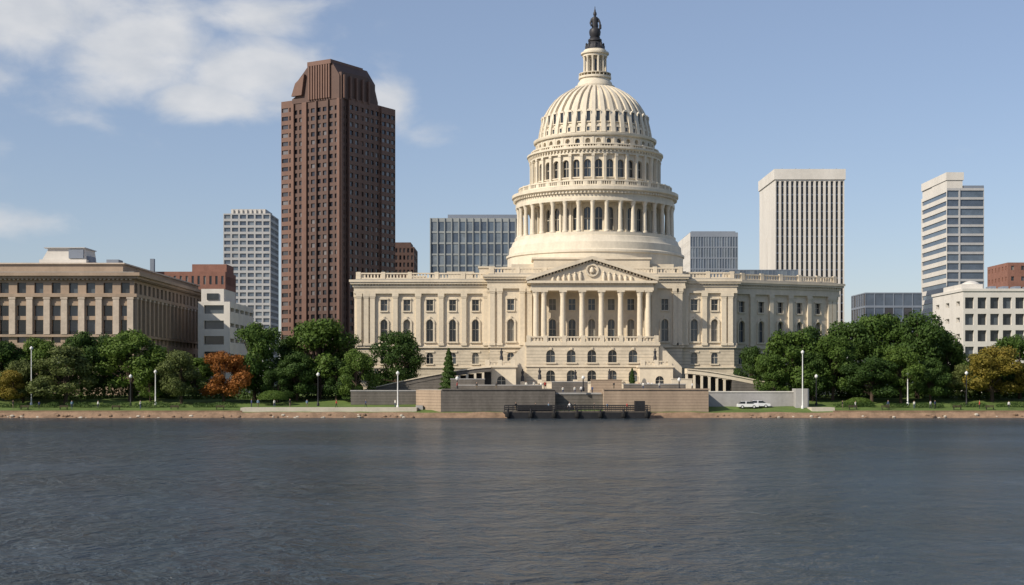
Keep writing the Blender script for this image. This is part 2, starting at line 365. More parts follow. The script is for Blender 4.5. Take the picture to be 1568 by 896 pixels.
Q.lathe(dx,dy,prof([(10,88),(19,88),(19,85),(21.5,84),(21.5,81.5),(18,80.5),(17,77.5),(15,76.5)]),48,DOMEM)
Q.obj(cap)
T=MB('bronze_statue')
T.lathe(dx,dy,prof([(16,76.8),(14.5,75),(13.5,71),(11,67),(9,64.5),(10.5,63.5),(10.5,61),(7.5,59),(8,57.5)]),20,BRONZE)
for i in range(8):
    t=2*math.pi*i/8; x=dx+R(13)*math.cos(t); y=dy+R(13)*math.sin(t); T.lathe(x,y,prof([(2,75),(2.4,72),(1.4,69),(1.7,67.5),(.6,66)]),7,BRONZE)
T.lathe(dx,dy,prof([(6.3,58),(8.3,54),(9.0,49),(8.0,45.5),(5.0,43)]),20,BRONZE)
T.lathe(dx,dy,prof([(4.6,43.5),(5.2,40),(4.6,35.5),(5.2,31),(5.2,28.5),(4.2,26.6),(1.9,25.6),(1.8,24.6),(2.6,23),(2.8,21),(2.1,18.8),(1.3,17.6),(1.3,16.2),(.7,14),(.4,10.0)]),16,BRONZE,sy=.75)
T.tube((dx-R(4.6),dy,ZD(29)),(dx-R(7),dy-R(2),ZD(36)),.3,.25,8,BRONZE); T.tube((dx-R(7),dy-R(2),ZD(36)),(dx-R(6),dy-R(5),ZD(41)),.25,.18,8,BRONZE)
T.tube((dx+R(4.6),dy,ZD(29)),(dx+R(7.4),dy-R(1),ZD(35)),.3,.25,8,BRONZE); T.tube((dx+R(7.4),dy-R(1),ZD(35)),(dx+R(7.8),dy-R(4),ZD(40)),.25,.18,8,BRONZE)
T.lathe(dx+R(7.8),dy-R(4),prof([(1,46),(2.0,45),(2.0,39),(1,38)]),10,BRONZE)
T.obj(cap)

# ------------------------------------------------------------------ other buildings
def tower(name,cx,cy,ang,w,dep,z1,bays,floors,wm,gm,wfrac=.6,hfrac=.6,rec=.35,z0=3.9,sbays=None,top=0.0,roof=None,bot=0.0,M=None,swm=None,shf=None,swf=None):
    if M is None: M=MB(name)
    fr=Fr(cx,cy,ang); sb=sbays or max(1,int(bays*dep/w))
    fs=[(fr,w,bays,wfrac,hfrac,wm),(fr.sub(w,0,math.pi/2),dep,sb,swf or wfrac,shf or hfrac,wm),(fr.sub(w,-dep,math.pi),w,bays,wfrac,hfrac,wm),(fr.sub(0,-dep,-math.pi/2),dep,sb,swf or wfrac,shf or hfrac,swm or wm)]
    for f,Ln,nb,wf,hf,wmm in fs:
        xs=[0];op=set();cw=(Ln)/nb
        for i in range(nb): xs+=[(i+.5-wf/2)*cw,(i+.5+wf/2)*cw]
        xs.append(Ln); zs=[z0]; H=z1-top-z0-bot; fh=H/floors
        for j in range(floors): zs+=[z0+bot+(j+.5-hf/2)*fh,z0+bot+(j+.5+hf/2)*fh]
        zs.append(z1)
        for i in range(nb):
            for j in range(floors): op.add((2*i+1,2*j+1))
        M.wall(f,xs,zs,op,rec,wmm,gm)
    M.poly([fr.P(0,z1-.3,0),fr.P(w,z1-.3,0),fr.P(w,z1-.3,-dep),fr.P(0,z1-.3,-dep)],roof or ROOFM)
    return M
BROWN=noisy('brown_granite',(.150,.085,.064),.2,.1,.6,streak=True)
BROWND=noisy('brown_granite_dark',(.095,.057,.046),.2,.1,.6,streak=True)
GB=[glassmat('bronze_glass',(.045,.042,.045),.15,.8),glassmat('bronze_glass_light',(.13,.12,.12),.2,.8),glassmat('bronze_glass_dark',(.02,.02,.025),.1)]
GBL=[glassmat('blue_glass',(.10,.13,.17),.12,.9),glassmat('blue_glass_dark',(.07,.09,.125),.12,.9),glassmat('blue_glass_light',(.16,.19,.22),.2,.9)]
WHITE=noisy('white_concrete',(.62,.59,.54),.12,.15,.8,streak=True)
WHITED=noisy('white_concrete_grey',(.42,.42,.42),.12,.15,.8,streak=True)
TANB=noisy('tan_limestone',(.35,.265,.195),.2,.2,.85,.03,streak=True)
TANL=noisy('pale_limestone_panel',(.50,.42,.34),.2,.3,.85)
REDB=noisy('red_brick',(.24,.12,.09),.2,.3,.9)
GREYB=noisy('blue_grey_panel',(.20,.23,.28),.1,.1,.6)
D=430
kx,ky=SX(525,D),D
M=MB('brown_skyscraper')
Wt=25.5; la=math.radians(-32); lf=Fr(kx-math.cos(la)*Wt,ky-math.sin(la)*Wt,la)
zsh=SZ(148,D+6); ztp=SZ(90,D)
def tw(a0,a1,d0,d1,z1,bays,sb,floors,wm,wf=.62,hf=.5,top=1.5):
    g=lf.sub(a0,d1); tower('x',g.o[0],g.o[1],la,a1-a0,d1-d0,z1,bays,floors,wm,GB,wf,hf,.35,3.9,sb,top,M=M)
tw(0,Wt*.36,-19,-1.2,zsh,3,7,34,BROWN,.84,.5)
zc=zsh-1.5
tw(Wt*.22,Wt-1.2,-18.5,0,zc,8,7,36,BROWND,.66,.56)
tw(Wt*.80,Wt-.4,-26.5,-3.5,zsh-.8,1,9,34,BROWN,.6,.55)
g2=lf.sub(Wt-1.2,0,math.pi/2)
tower('x',*lf.sub(Wt*.8,-19).o,la,Wt*.2+.2,7.2,zsh-1.0,2,34,BROWN,GB,.8,.5,.3,3.9,3,1.5,M=M)
for a,hw,pm_ in((Wt*.235,.55,BROWN),(Wt*.42,.9,BROWN),(Wt*.945,.5,BROWN),(Wt*.60,.3,BROWND),(Wt*.78,.3,BROWND)): M.fbox(lf,a-hw,a+hw,4,zc,0,.6,pm_)
for a,hw in((.5,.6),(3.6,.3),(9.5,.55),(14.5,.3)): M.fbox(g2,a-hw,a+hw,4,zc,0.01,.6,BROWN if hw>.4 else BROWND)
M.fprism(lf,[(Wt*.22,zc),(Wt-1.2,zc),(Wt-1.2,zc+7),(Wt-4.4,ztp),(Wt*.50,ztp),(Wt*.40,ztp-2.6),(Wt*.30,ztp-5.0),(Wt*.30,zc+2.5),(Wt*.22,zc+1.5)],-17.5,.2,BROWND)
for i in range(9):
    a=Wt*.50+i*(Wt*.31)/8; M.fbox(lf,a-.28,a+.28,zc+.5,ztp-.5,.2,.8,BROWN)
M.fbox(lf,Wt*.48,Wt*.84,ztp-1.0,ztp+.3,-15,.85,BROWN)
M.fprism(lf,[(Wt*.24,zc+2.2),(Wt*.40,zc+2.2),(Wt*.44,zc+8.5),(Wt*.30,zc+6)],.2,1.2,BROWN)
M.fprism(g2,[(.2,zc),(18.3,zc),(18.3,zc+1.5),(16.5,zc+6),(13,zc+8.5),(.2,zc+8)],-5,.5,BROWND)
for i in range(5):
    a=1.2+i*3.0; M.fbox(g2,a-.4,a+.4,zc+.2,zc+7.2,.5,1.1,BROWN)
M.obj()
# left classical office block
D=340; M=MB('limestone_office_block')
xr=SX(205,D); xl=xr-62; dep=92
z=lambda p: SZ(p,D)
def classical(f,L,nb):
    cw=L/nb; xs=[0]
    for i in range(nb): xs+=[(i+.24)*cw,(i+.76)*cw]
    xs.append(L)
    zs=[3.9,z(560),z(535),z(525),z(508),z(490),z(484),z(468),z(449),z(433),z(427)]
    op={(2*i+1,j) for i in range(nb) for j in(1,3,4,6,8)}
    M.wall(f,xs,zs,op,.7,TANB,GL[:2])
    for i in range(nb+1):
        a=min(max(i*cw,.75),L-.75)
        M.fbox(f,a-.72,a+.72,z(512),z(458),0,.7,TANL if L<80 else TANB); M.fbox(f,a-.85,a+.85,z(458),z(455),0,.8,TANL)  # lit front pilasters paler, shaded side darker: shading put into the stone colour
    for i in range(nb):
        a=(i+.5)*cw; M.fbox(f,a-1.1,a+1.1,z(489.8),z(484.4),-.65,-.1,TANL)
f=Fr(xl,D); classical(f,62,15)
f2=f.sub(62,0,math.pi/2); classical(f2,dep,22)
M.fbox(f,-1,62.85,z(455)+.002,z(450),-dep-.7,.85,TANB); M.fbox(f,-1,62.5,z(516),z(512.2),-dep-.7,.6,TANB)
M.fbox(f,-1,63.2,z(427),z(423),-dep-1,1.2,TANB); M.fbox(f,-1,63.8,z(423),z(418),-dep-1.6,1.8,TANB); M.fbox(f,0,62,z(418),z(416),-dep,0,ROOFM)
M.fbox(f,0,58,z(416),z(402),-dep+4,-5,TANB); M.fbox(f,-.5,58.5,z(402),z(400),-dep+3.5,-4.5,TANL)
for i in range(60):
    a=i*1.03+.6; M.fbox(f,a-.25,a+.25,z(429),z(427.1),0,.9,TANL)
for i in range(88):
    a=i*1.03+.6; M.fbox(f2,a-.25,a+.25,z(429),z(427.1),0,.9,TANB)  # side dentils in the darker stone, shade put into the colour
pa,pb=SX(60,350)-xl,SX(132,350)-xl
M.fbox(f,pa,pb,z(400),z(392),-22,-10,WHITE); 
M.fprism(f,[(pa+.4,z(392)),(pb-.4,z(392)),(pb-.8,z(374)),(pa+2,z(374))],-20,-11,WHITE)
M.fbox(f,pb-4.5,pb-.9,z(390),z(376),-10.95,-10.5,GREYB); M.fbox(f,pa+1,pb-.5,z(374),z(372.5),-20.4,-10.4,WHITED)
for a,ww,hh in((9,4,1.6),(52,3,1.4),(47,1.2,2.2)): M.fbox(f,a,a+ww,z(400),z(400)+hh,-16,-12,GREYB)
M.obj()
def simple(name,pl,pr,pt,D,dep,bays,floors,wm,gm,**k):
    return tower(name,SX(pl,D),D,0,SX(pr,D)-SX(pl,D),dep,SZ(pt,D),bays,floors,wm,gm,**k)
M=simple('red_brick_building',236,345,416,470,18,12,7,REDB,GL,wfrac=.4,hfrac=.5)
M.box(SX(292,472),SX(345,472),474,486,SZ(416,472),SZ(404,472),REDB); M.box(SX(232,470),SX(238,470),468,469.5,4,SZ(397,470),GREYB)
M.obj()
M=simple('white_modern_building',303,352,462,372,34,1,6,WHITE,GL[:2],wfrac=.62,hfrac=.55,sbays=5,swf=.8,shf=.25,rec=1.0)
M.box(SX(303,372),SX(338,372),376,392,SZ(462,372),SZ(441,372),WHITE)
M.box(SX(312,372),SX(330,372),375.7,376.2,SZ(458,372),SZ(448,372),GL[0])
M.obj()
M=simple('white_grid_office_tower',342,414,327,620,22,6,27,WHITED,GBL,wfrac=.80,hfrac=.62,rec=.5)
M.box(SX(352,620),SX(405,620),623,640,SZ(327,620)-.2,SZ(319,620),WHITED)
for i in range(8):
    a=SX(354+i*7,620); M.box(a-.5,a+.5,622.3,623,SZ(327,620),SZ(320,620),WHITE)
M.obj()
M=simple('dark_brick_building',598,634,378,520,20,6,20,BROWND,GB,wfrac=.5,hfrac=.6)
M.box(SX(600,520),SX(628,520),523,535,SZ(378,520)-.2,SZ(370,520),BROWND); M.obj()
GREYC=noisy('grey_concrete_band',(.30,.32,.32),.12,.15,.8)
M=simple('glass_office_block',659,800,334,600,30,13,15,GREYC,GBL,wfrac=.9,hfrac=.84,rec=.2,top=1.2)
M.box(SX(685,600),SX(800,600),604,622,SZ(334,600)-.2,SZ(327,600),GREYB)
for i in range(14):
    a=SX(659,600)+i*(SX(800,600)-SX(659,600))/13; M.box(a-.2,a+.2,599.6,600,4,SZ(334,600),GREYC)
M.obj()
M=simple('grey_glass_office',1057,1130,356,560,42,18,14,GREYB,GBL,wfrac=.7,hfrac=.9,rec=.25,top=1.5,swm=WHITE,swf=.3,shf=.4)
M.box(SX(1060,560),SX(1128,560),563,590,SZ(356,560)-.2,SZ(353,560),GREYB); M.obj()
M=simple('low_blue_glass_building',1110,1222,413,470,20,20,8,GREYB,GBL,wfrac=.9,hfrac=.9,rec=.1); M.obj()
M=simple('white_slab_tower',1187,1293,275,520,33,14,1,WHITE,GB[2:],wfrac=.56,hfrac=.985,rec=.7,sbays=1,swf=.02,shf=.5)
f=Fr(SX(1187,520),520); w=SX(1293,520)-SX(1187,520)
M.fbox(f,-.4,w+.4,SZ(275,520),SZ(259,520),-33.4,.4,WHITE)
for j in range(40):
    zz=8+j*3.05
    if zz<SZ(277,520): M.fbox(f,.3,w-.3,zz,zz+.5,-.69,-.55,GREYB)
M.fbox(f,w*.55,w*.9,SZ(259,520),SZ(257,520),-20,-6,WHITED)
for i in range(5): M.fbox(f,3+i*5,3.2+i*5,SZ(259,520),SZ(256,520),-3,-2.8,GREYB)
M.obj()
D=560; M=MB('striped_white_office_tower')
f=Fr(SX(1450,D),D); w=SX(1507,D)-SX(1450,D)
tower('x',f.o[0],D,0,w,35,SZ(288,D),1,22,WHITED,GBL[:2],wfrac=.985,hfrac=.74,rec=.4,top=.5,sbays=1,swf=.96,shf=.5,M=M,swm=WHITE)
M.fbox(f,.0,w*.42,SZ(288,D),SZ(276,D),-20,-.0,WHITE); M.fbox(f,-.3,w*.45,SZ(276,D),SZ(264,D),-34,.3,WHITE); M.fbox(f,.2,w*.4,SZ(288,D)-.1,SZ(276,D)-.01,-34,-20.01,WHITE)
M.fbox(f,w*.45,w,SZ(288,D)-.1,SZ(284,D),-30,-.2,GREYB)
M.fbox(f,w*.32,w*.36,SZ(480,D),SZ(288,D),-.39,.05,WHITED)
M.obj()
M=simple('dark_glass_office',1325,1412,448,480,20,6,7,GREYB,[GBL[1],GB[0]],wfrac=.92,hfrac=.85,rec=.2); M.obj()
M=simple('white_apartment_block',1475,1610,446,400,29,7,6,WHITE,GL[:2],wfrac=.70,hfrac=.68,rec=.9,sbays=3,swf=.35,shf=.3,top=1)
f=Fr(SX(1475,400),400)
M.fbox(f,-.3,18,SZ(446,400),SZ(442,400),-29.3,.3,WHITE); M.fbox(f,.5,6.5,SZ(442,400),SZ(434,400),-20,-3,WHITE)
M.lathe(SX(1490,408),410,[(3.0,SZ(442,400)),(3.0,SZ(436,400)),(2.5,SZ(431,400)),(1.5,SZ(428,400)),(.4,SZ(426.5,400))],24,WHITE)
for i in range(4): M.fbox(f,9+i*3.5,10.6+i*3.5,SZ(442,400),SZ(437,400),-8,-4,GREYB)
M.obj()
M=simple('red_brick_tower',1543,1620,402,470,20,5,12,REDB,GL,wfrac=.3,hfrac=.4); M.obj()

# ------------------------------------------------------------------ ground, water
GRASS=noisy('grass_lawn',(.10,.15,.035),.4,.15,.95,.05,scale2=3)
SAND=noisy('bank_stone',(.24,.16,.105),.4,.5,.9,.15)
PAVE=noisy('pale_paving',(.50,.45,.37),.15,.4,.85)
EARTH=noisy('ground_soil',(.10,.10,.06),.3,.05,.95)
def gz(y):
    pts=[(-1e5,-3),(289.6,-3),(290.2,-.6),(292.2,1.1),(300,1.9),(312,3.2),(325,4.0),(1e6,4.0)]
    for (a,za),(b,zb_) in zip(pts,pts[1:]):
        if y<=b: return za+(zb_-za)*(y-a)/(b-a)
    return 4.0
ys=[-300,200,289.6,290.2,291,292.2,294,297,300,304,308,312,318,325,340,400,600,1000,2500,9000]
xs=[-9000,-2500,-800,-400]+list(range(-300,301,3))+[400,800,2500,9000]
V=[];Fc=[];mi=[]
for y in ys:
    for x in xs:
        j=0 if (y<289 or y>=325) else random.uniform(-.1,.1)
        yy=y+(random.uniform(-.35,.35) if 290<y<292.1 else 0)
        V.append((x,yy,(gz(y) if y>289.7 else -3)+j))
nx=len(xs)
for j in range(len(ys)-1):
    for i in range(nx-1):
        Fc.append((j*nx+i,j*nx+i+1,(j+1)*nx+i+1,(j+1)*nx+i)); mi.append(1 if ys[j]<292 else (0 if ys[j]<400 else 2))
me=bpy.data.meshes.new('ground'); me.from_pydata(V,[],Fc)
for m in(GRASS,SAND,EARTH): me.materials.append(m)
me.polygons.foreach_set('material_index',mi); COL.objects.link(bpy.data.objects.new('ground',me))
# rocks along the bank
rk=MB('bank_rocks')
for i in range(420):
    x=random.uniform(-115,118)
    if -20<x<42: continue
    y=random.uniform(290.0,291.6); r=random.uniform(.15,.5); zz=gz(y)
    a0=random.uniform(0,6)
    pr_=[(r*.7,zz-.2),(r*random.uniform(.9,1.2),zz+r*.2),(r*.6,zz+r*.6),(r*.1,zz+r*.7)]
    rk.lathe(x,y,pr_,6,SAND if i%3 else PAVE,sy=random.uniform(.6,1))
rk.obj(smooth=False)
# water
m,nt,b=newmat('river_water'); N=nt.nodes; L=nt.links
b.inputs['Base Color'].default_value=(.040,.056,.070,1); b.inputs['Roughness'].default_value=.2; b.inputs['IOR'].default_value=1.33
geo=N.new('ShaderNodeNewGeometry'); hs=[]
for sc,wt in(((1.1,.9,1),.55),((.42,.30,1),1.5),((.10,.09,1),2.4)):
    mp=N.new('ShaderNodeMapping'); mp.inputs['Scale'].default_value=sc; mp.inputs['Rotation'].default_value=(0,0,.15)
    L.new(geo.outputs['Position'],mp.inputs[0]); n=N.new('ShaderNodeTexNoise'); n.inputs['Scale'].default_value=1; n.inputs['Detail'].default_value=5; n.inputs['Distortion'].default_value=.8; n.inputs['Roughness'].default_value=.6
    L.new(mp.outputs[0],n.inputs['Vector']); mu=N.new('ShaderNodeMath'); mu.operation='MULTIPLY'; mu.inputs[1].default_value=wt; L.new(n.outputs[0],mu.inputs[0]); hs.append(mu)
a1=N.new('ShaderNodeMath'); L.new(hs[0].outputs[0],a1.inputs[0]); L.new(hs[1].outputs[0],a1.inputs[1])
a2=N.new('ShaderNodeMath'); L.new(a1.outputs[0],a2.inputs[0]); L.new(hs[2].outputs[0],a2.inputs[1])
# gusts change how steep the ripples are
mp=N.new('ShaderNodeMapping'); mp.inputs['Scale'].default_value=(.018,.035,1); L.new(geo.outputs['Position'],mp.inputs[0]); gn=N.new('ShaderNodeTexNoise'); gn.inputs['Scale'].default_value=1; gn.inputs['Detail'].default_value=5; L.new(mp.outputs[0],gn.inputs['Vector'])
gr=N.new('ShaderNodeMapRange'); gr.inputs['From Min'].default_value=.35; gr.inputs['From Max'].default_value=.65; gr.inputs['To Min'].default_value=.45; L.new(gn.outputs[0],gr.inputs[0])
bp=N.new('ShaderNodeBump'); bp.inputs['Distance'].default_value=2.6; L.new(gr.outputs[0],bp.inputs['Strength']); L.new(a2.outputs[0],bp.inputs['Height']); L.new(bp.outputs[0],b.inputs['Normal'])
me=bpy.data.meshes.new('river_water'); me.from_pydata([(-3000,-300,0),(3000,-300,0),(3000,291.6,0),(-3000,291.6,0)],[],[(0,1,2,3)]); me.materials.append(m)
COL.objects.link(bpy.data.objects.new('river_water',me))

# ------------------------------------------------------------------ waterfront terrace
GRAN=noisy('grey_granite_wall',(.135,.122,.108),.3,.3,.9,.04,streak=True,rust=.6)
TANW=noisy('tan_stone_wall',(.34,.26,.19),.2,.3,.9,.04,streak=True,rust=.6)
PALEW=noisy('pale_concrete_wall',(.34,.33,.32),.18,.3,.9,.03,streak=True)
DARK=noisy('dark_steel_and_shade',(.02,.02,.022),.3,1,.5)  # steel parts, and the painted-in shade behind the ramp openings
te=MB('waterfront_terrace')
D=293; zt=5.65
A=[SX(p,D) for p in(675,850,925,1085)]
def vprism(Mx,pts,z0,z1,side,top=None):
    n=len(pts)
    for i in range(n):
        p,q=pts[i],pts[(i+1)%n]; Mx.poly([(p[0],p[1],z0),(q[0],q[1],z0),(q[0],q[1],z1),(p[0],p[1],z1)],side[i] if isinstance(side,(list,tuple)) else side)
    Mx.poly([(p[0],p[1],z1) for p in pts],top or side)
vprism(te,[(SX(637,300),300),(A[0],D),(A[1],D),(A[1],321),(SX(637,300),321)],0,zt,[TANW,GRAN,GRAN,GRAN,GRAN],PAVE)
vprism(te,[(A[1]+.01,D+4),(A[2]-.01,D+4),(A[2]-.01,321),(A[1]+.01,321)],0,zt-.9,GRAN,PAVE)
vprism(te,[(A[2],D),(A[3],D),(A[3]+.5,321),(A[2],321)],0,zt+.05,[TANW,TANW,TANW,TANW],PAVE)
te.box(A[0]+.2,A[1]+.2,D-.2,D+.5,zt+.002,zt+.3,GRAN); te.box(A[2]-.2,A[3]+.2,D-.2,D+.5,zt+.052,zt+.33,TANW)
te.box(A[1]+.3,A[2]-.3,D+3.8,D+4.4,zt-.9,zt-.55,PALEW)
for pa_,pb_,yy,h,mm in((700,830,300,.9,GRAN),(845,900,303,1.6,GRAN),(905,952,301,2.0,TANW),(955,1050,306,1.1,GRAN),(690,742,309,2.2,GRAN),(1028,1060,309,2.2,STONE)):
    te.box(SX(pa_,yy),SX(pb_,yy),yy,yy+.7,zt-1,zt+h,mm); te.box(SX(pa_,yy)-.1,SX(pb_,yy)+.1,yy-.1,yy+.8,zt+h,zt+h+.18,PALEW if mm is GRAN else mm)
te.box(SX(537,305),SX(637,300)-.05,305,306,1.5,5.3,GRAN); te.box(SX(537,305)-.1,SX(637,300)-.05,304.85,306.15,5.3,5.55,PALEW)
te.box(A[3]+.55,SX(1235,302),302,303,1.2,5.1,PALEW); te.box(A[3]+.55,SX(1236,302),301.85,303.15,5.1,5.35,WHITE)
te.box(SX(1218,300),SX(1238,300),299.5,303.5,1.2,5.9,PALEW)
te.box(SX(637,298),SX(648,298),297,298.5,1,2.4,PALEW)
te.obj()
for nm,xa,za_,xb,zb2,D in(('stone_approach_ramp',SX(1050,316),SZ(566,316),SX(1240,312),SZ(602,312),314),('stone_approach_ramp',SX(752,316),SZ(563,316),SX(556,312),SZ(598,312),314)):
    r=MB(nm); sg=1 if xb>xa else -1; Ln=abs(xb-xa)
    f=Fr(min(xa,xb),D)
    def top(t): return za_+(zb2-za_)*(t**1.35)
    K=16
    for k in range(K):
        t0,t1=k/K,(k+1)/K
        a0=t0*Ln if sg>0 else Ln-t1*Ln; a1=t1*Ln if sg>0 else Ln-t0*Ln
        h0,h1=(top(t0),top(t1)) if sg>0 else (top(t1),top(t0))
        r.fprism(f,[(a0,h0-.9),(a1,h1-.9),(a1,h1),(a0,h0)],-4,0,STONE if sg>0 else GRAN)
        r.fprism(f,[(a0,h0+.001),(a1,h1+.001),(a1,h1+.22),(a0,h0+.22)],-4.1,.25,STONE)
        if k<6: r.fbox(f,a0-.25,a0+.25,3.5,min(h0,h1)-.9,-.6,-.05,STONE); r.fbox(f,a0,a1,3.5,min(h0,h1)-.9,-4,-3.7,DARK)  # dark sheet behind the posts stands in for shade under the ramp
        else: r.fprism(f,[(a0,3),(a1,3),(a1,h1-.9),(a0,h0-.9)],-4,-.1,GRAN)
    r.obj()
pm=MB('promenade_paving'); 
pm.box(SX(372,296),SX(640,296)-.1,293.2,298.5,.6,2.02,PAVE); pm.box(SX(1240,296),SX(1275,296),294,298.5,.6,2.05,PAVE); pm.obj()
sw=MB('promenade_edge_wall')
for a,b in((-150,SX(372,293)-.1),(SX(1275,293),160)):
    sw.box(a,b,292.3,292.7,.4,1.45,SAND)
sw.obj()
D=285; dk=MB('floating_dock'); xa,xb=SX(770,D),SX(998,D)
dk.fprism(Fr(0,D),[(xa+1.5,-.3),(xb-.6,-.3),(xb,1.25),(xa,1.25)],-6,0,DARK)
dk.box(xa+.2,xb-.2,D+.1,D+5.9,1.25,1.45,noisy('dock_deck',(.10,.085,.07),.3,1))
dk.box(xa+3,xa+10,D+1,D+4,1.45,2.5,DARK); dk.box(xb-3.2,xb-1.2,D+1.5,D+4,1.45,3.5,DARK)
n=34
for yy in(D+.15,D+5.8):
    for i in range(n+1):
        x=xa+.3+i*(xb-xa-.6)/n; dk.tube((x,yy,1.4),(x,yy,2.6),.06,.06,5,DARK)
    for zz in(1.8,2.2,2.6): dk.tube((xa+.3,yy,zz),(xb-.3,yy,zz),.06,.06,5,DARK)
TY=noisy('tyre_rubber',(.012,.012,.012))
for i in range(7):
    x=xa+1+i*(xb-xa-2)/6; dk.tube((x,D-.35,-1),(x,D-.35,2.0),.2,.2,8,DARK); dk.lathe(x,D-.3,[(.5,.3),(.55,.5),(.55,.9),(.5,1.1)],10,TY)
dk.obj()

# ------------------------------------------------------------------ vegetation
def leafmat(name,c,c2):
    m,nt,b=newmat(name); N=nt.nodes; L=nt.links
    geo=N.new('ShaderNodeNewGeometry'); n=N.new('ShaderNodeTexNoise'); n.inputs['Scale'].default_value=.55; n.inputs['Detail'].default_value=3
    L.new(geo.outputs['Position'],n.inputs['Vector'])
    n2=N.new('ShaderNodeTexNoise'); n2.inputs['Scale'].default_value=4; L.new(geo.outputs['Position'],n2.inputs['Vector'])
    oi=N.new('ShaderNodeObjectInfo')
    ad=N.new('ShaderNodeMath'); L.new(n.outputs[0],ad.inputs[0]); mu=N.new('ShaderNodeMath'); mu.operation='MULTIPLY_ADD'; mu.inputs[1].default_value=.35; L.new(oi.outputs['Random'],mu.inputs[0])
    mu2=N.new('ShaderNodeMath'); mu2.operation='MULTIPLY'; mu2.inputs[1].default_value=.5; L.new(n2.outputs[0],mu2.inputs[0]); L.new(mu2.outputs[0],mu.inputs[2]); L.new(mu.outputs[0],ad.inputs[1])
    r=N.new('ShaderNodeMapRange'); r.inputs['From Min'].default_value=.6; r.inputs['From Max'].default_value=1.25; L.new(ad.outputs[0],r.inputs[0])
    mx=N.new('ShaderNodeMix'); mx.data_type='RGBA'; mx.inputs[6].default_value=(*c,1); mx.inputs[7].default_value=(*c2,1); L.new(r.outputs[0],mx.inputs[0])
    L.new(mx.outputs[2],b.inputs['Base Color']); b.inputs['Roughness'].default_value=.6; b.inputs['Specular IOR Level'].default_value=.2
    tr=N.new('ShaderNodeBsdfTranslucent'); L.new(mx.outputs[2],tr.inputs[0]); ms=N.new('ShaderNodeMixShader'); ms.inputs[0].default_value=.25
    out=[x for x in N if x.type=='OUTPUT_MATERIAL'][0]; L.new(b.outputs[0],ms.inputs[1]); L.new(tr.outputs[0],ms.inputs[2]); L.new(ms.outputs[0],out.inputs[0])
    return m
LM={'g':leafmat('foliage_green',(.045,.090,.016),(.11,.17,.030)),'d':leafmat('foliage_dark',(.030,.062,.014),(.068,.12,.024)),
    'y':leafmat('foliage_yellowing',(.12,.12,.02),(.27,.20,.035)),'r':leafmat('foliage_rust',(.18,.07,.018),(.33,.13,.03)),'o':leafmat('foliage_olive',(.075,.10,.03),(.15,.18,.055))}
BARK=noisy('bark',(.07,.05,.035),.3,2,.9)
def leaves(C,Nr,size,rg):
    n=len(C)
    nr=Nr+rg.normal(0,.5,(n,3)); nr/=np.linalg.norm(nr,axis=1)[:,None]+1e-9
    t=np.cross(nr,rg.normal(0,1,(n,3))); t/=np.linalg.norm(t,axis=1)[:,None]+1e-9
    bt=np.cross(nr,t); sz=(size*rg.uniform(.6,1.3,n))[:,None]
    V=np.stack([C-t*sz,C-bt*sz*.55,C+t*sz,C+bt*sz*.55],1).reshape(-1,3)
    return V
def mesh_from(name,V,nq,extra,mats):
    v=[tuple(p) for p in V]; f=[(4*i,4*i+1,4*i+2,4*i+3) for i in range(nq)]; mi=[0]*nq
    k=len(v)
    if extra: v+=extra.v; f+=[tuple(k+j for j in q) for q in extra.f]; mi+=[1]*len(extra.f)
    me=bpy.data.meshes.new(name); me.from_pydata(v,[],f)
    for m in mats: me.materials.append(m)
    me.polygons.foreach_set('material_index',mi); me.update(); return me
def broadleaf(seed):
    rg=np.random.default_rng(seed); rd=random.Random(seed)
    E=MB('t'); blobs=[]
    for i in range(36):
        a=rd.uniform(0,6.283); h=rd.uniform(0,1)
        zz=2.6+h*8.0; rr=4.4*math.sqrt(max(.05,1-((h-.38)/.68)**2))*rd.uniform(.3,1.08)
        blobs.append((rr*math.cos(a),rr*math.sin(a),zz,rd.uniform(.8,1.7)))
    blobs.append((rd.uniform(-.8,.8),0,10.4,1.4))
    E.tube((0,0,-.6),(.1,.05,2.4),.36,.27,8,BARK); E.tube((.1,.05,2.4),(.0,.1,6.5),.27,.14,7,BARK); E.tube((0,.1,6.5),(0,0,10.5),.14,.04,6,BARK)
    for b in blobs[::2]:
        z0=rd.uniform(1.9,5.5); z0=min(z0,b[2]-.3); mid=(b[0]*.5,b[1]*.5,z0+(b[2]-z0)*.6)
        E.tube((0.05,.07,z0),mid,.13,.08,5,BARK); E.tube(mid,b[:3],.08,.03,5,BARK)
    Cs=[];Ns=[]
    for b in blobs:
        n=int(220*b[3]**2); d=rg.normal(0,1,(n,3)); d/=np.linalg.norm(d,axis=1)[:,None]
        rad=b[3]*(rg.uniform(.45,1.18,n)**.6)[:,None]
        c=np.array(b[:3])+d*rad*np.array([1.1,1.1,.8]); c+=rg.normal(0,.14,(n,3)); Cs.append(c); Ns.append(d)
    C=np.concatenate(Cs);Nn=np.concatenate(Ns); V=leaves(C,Nn,.23,rg)
    return mesh_from('tree_crown',V,len(C),E,[LM['g'],BARK])
def conifer(seed):
    rg=np.random.default_rng(seed); E=MB('t'); E.tube((0,0,-.5),(0,0,11),.25,.04,7,BARK)
    n=9000; h=rg.uniform(0,1,n)**1.3; a=rg.uniform(0,6.283,n); rr=2.6*(1-h)**.75*(.75+.25*np.sin(h*60+a*2))*rg.uniform(.55,1.05,n)+.1
    C=np.stack([rr*np.cos(a),rr*np.sin(a),.8+h*11.2],1); Nn=np.stack([np.cos(a),np.sin(a),.4*np.ones(n)],1)
    return mesh_from('conifer_crown',leaves(C,Nn,.2,rg),n,E,[LM['d'],BARK])
BL=[broadleaf(s_) for s_ in(11,22,33,44,55,66,77)]; CF=conifer(5)
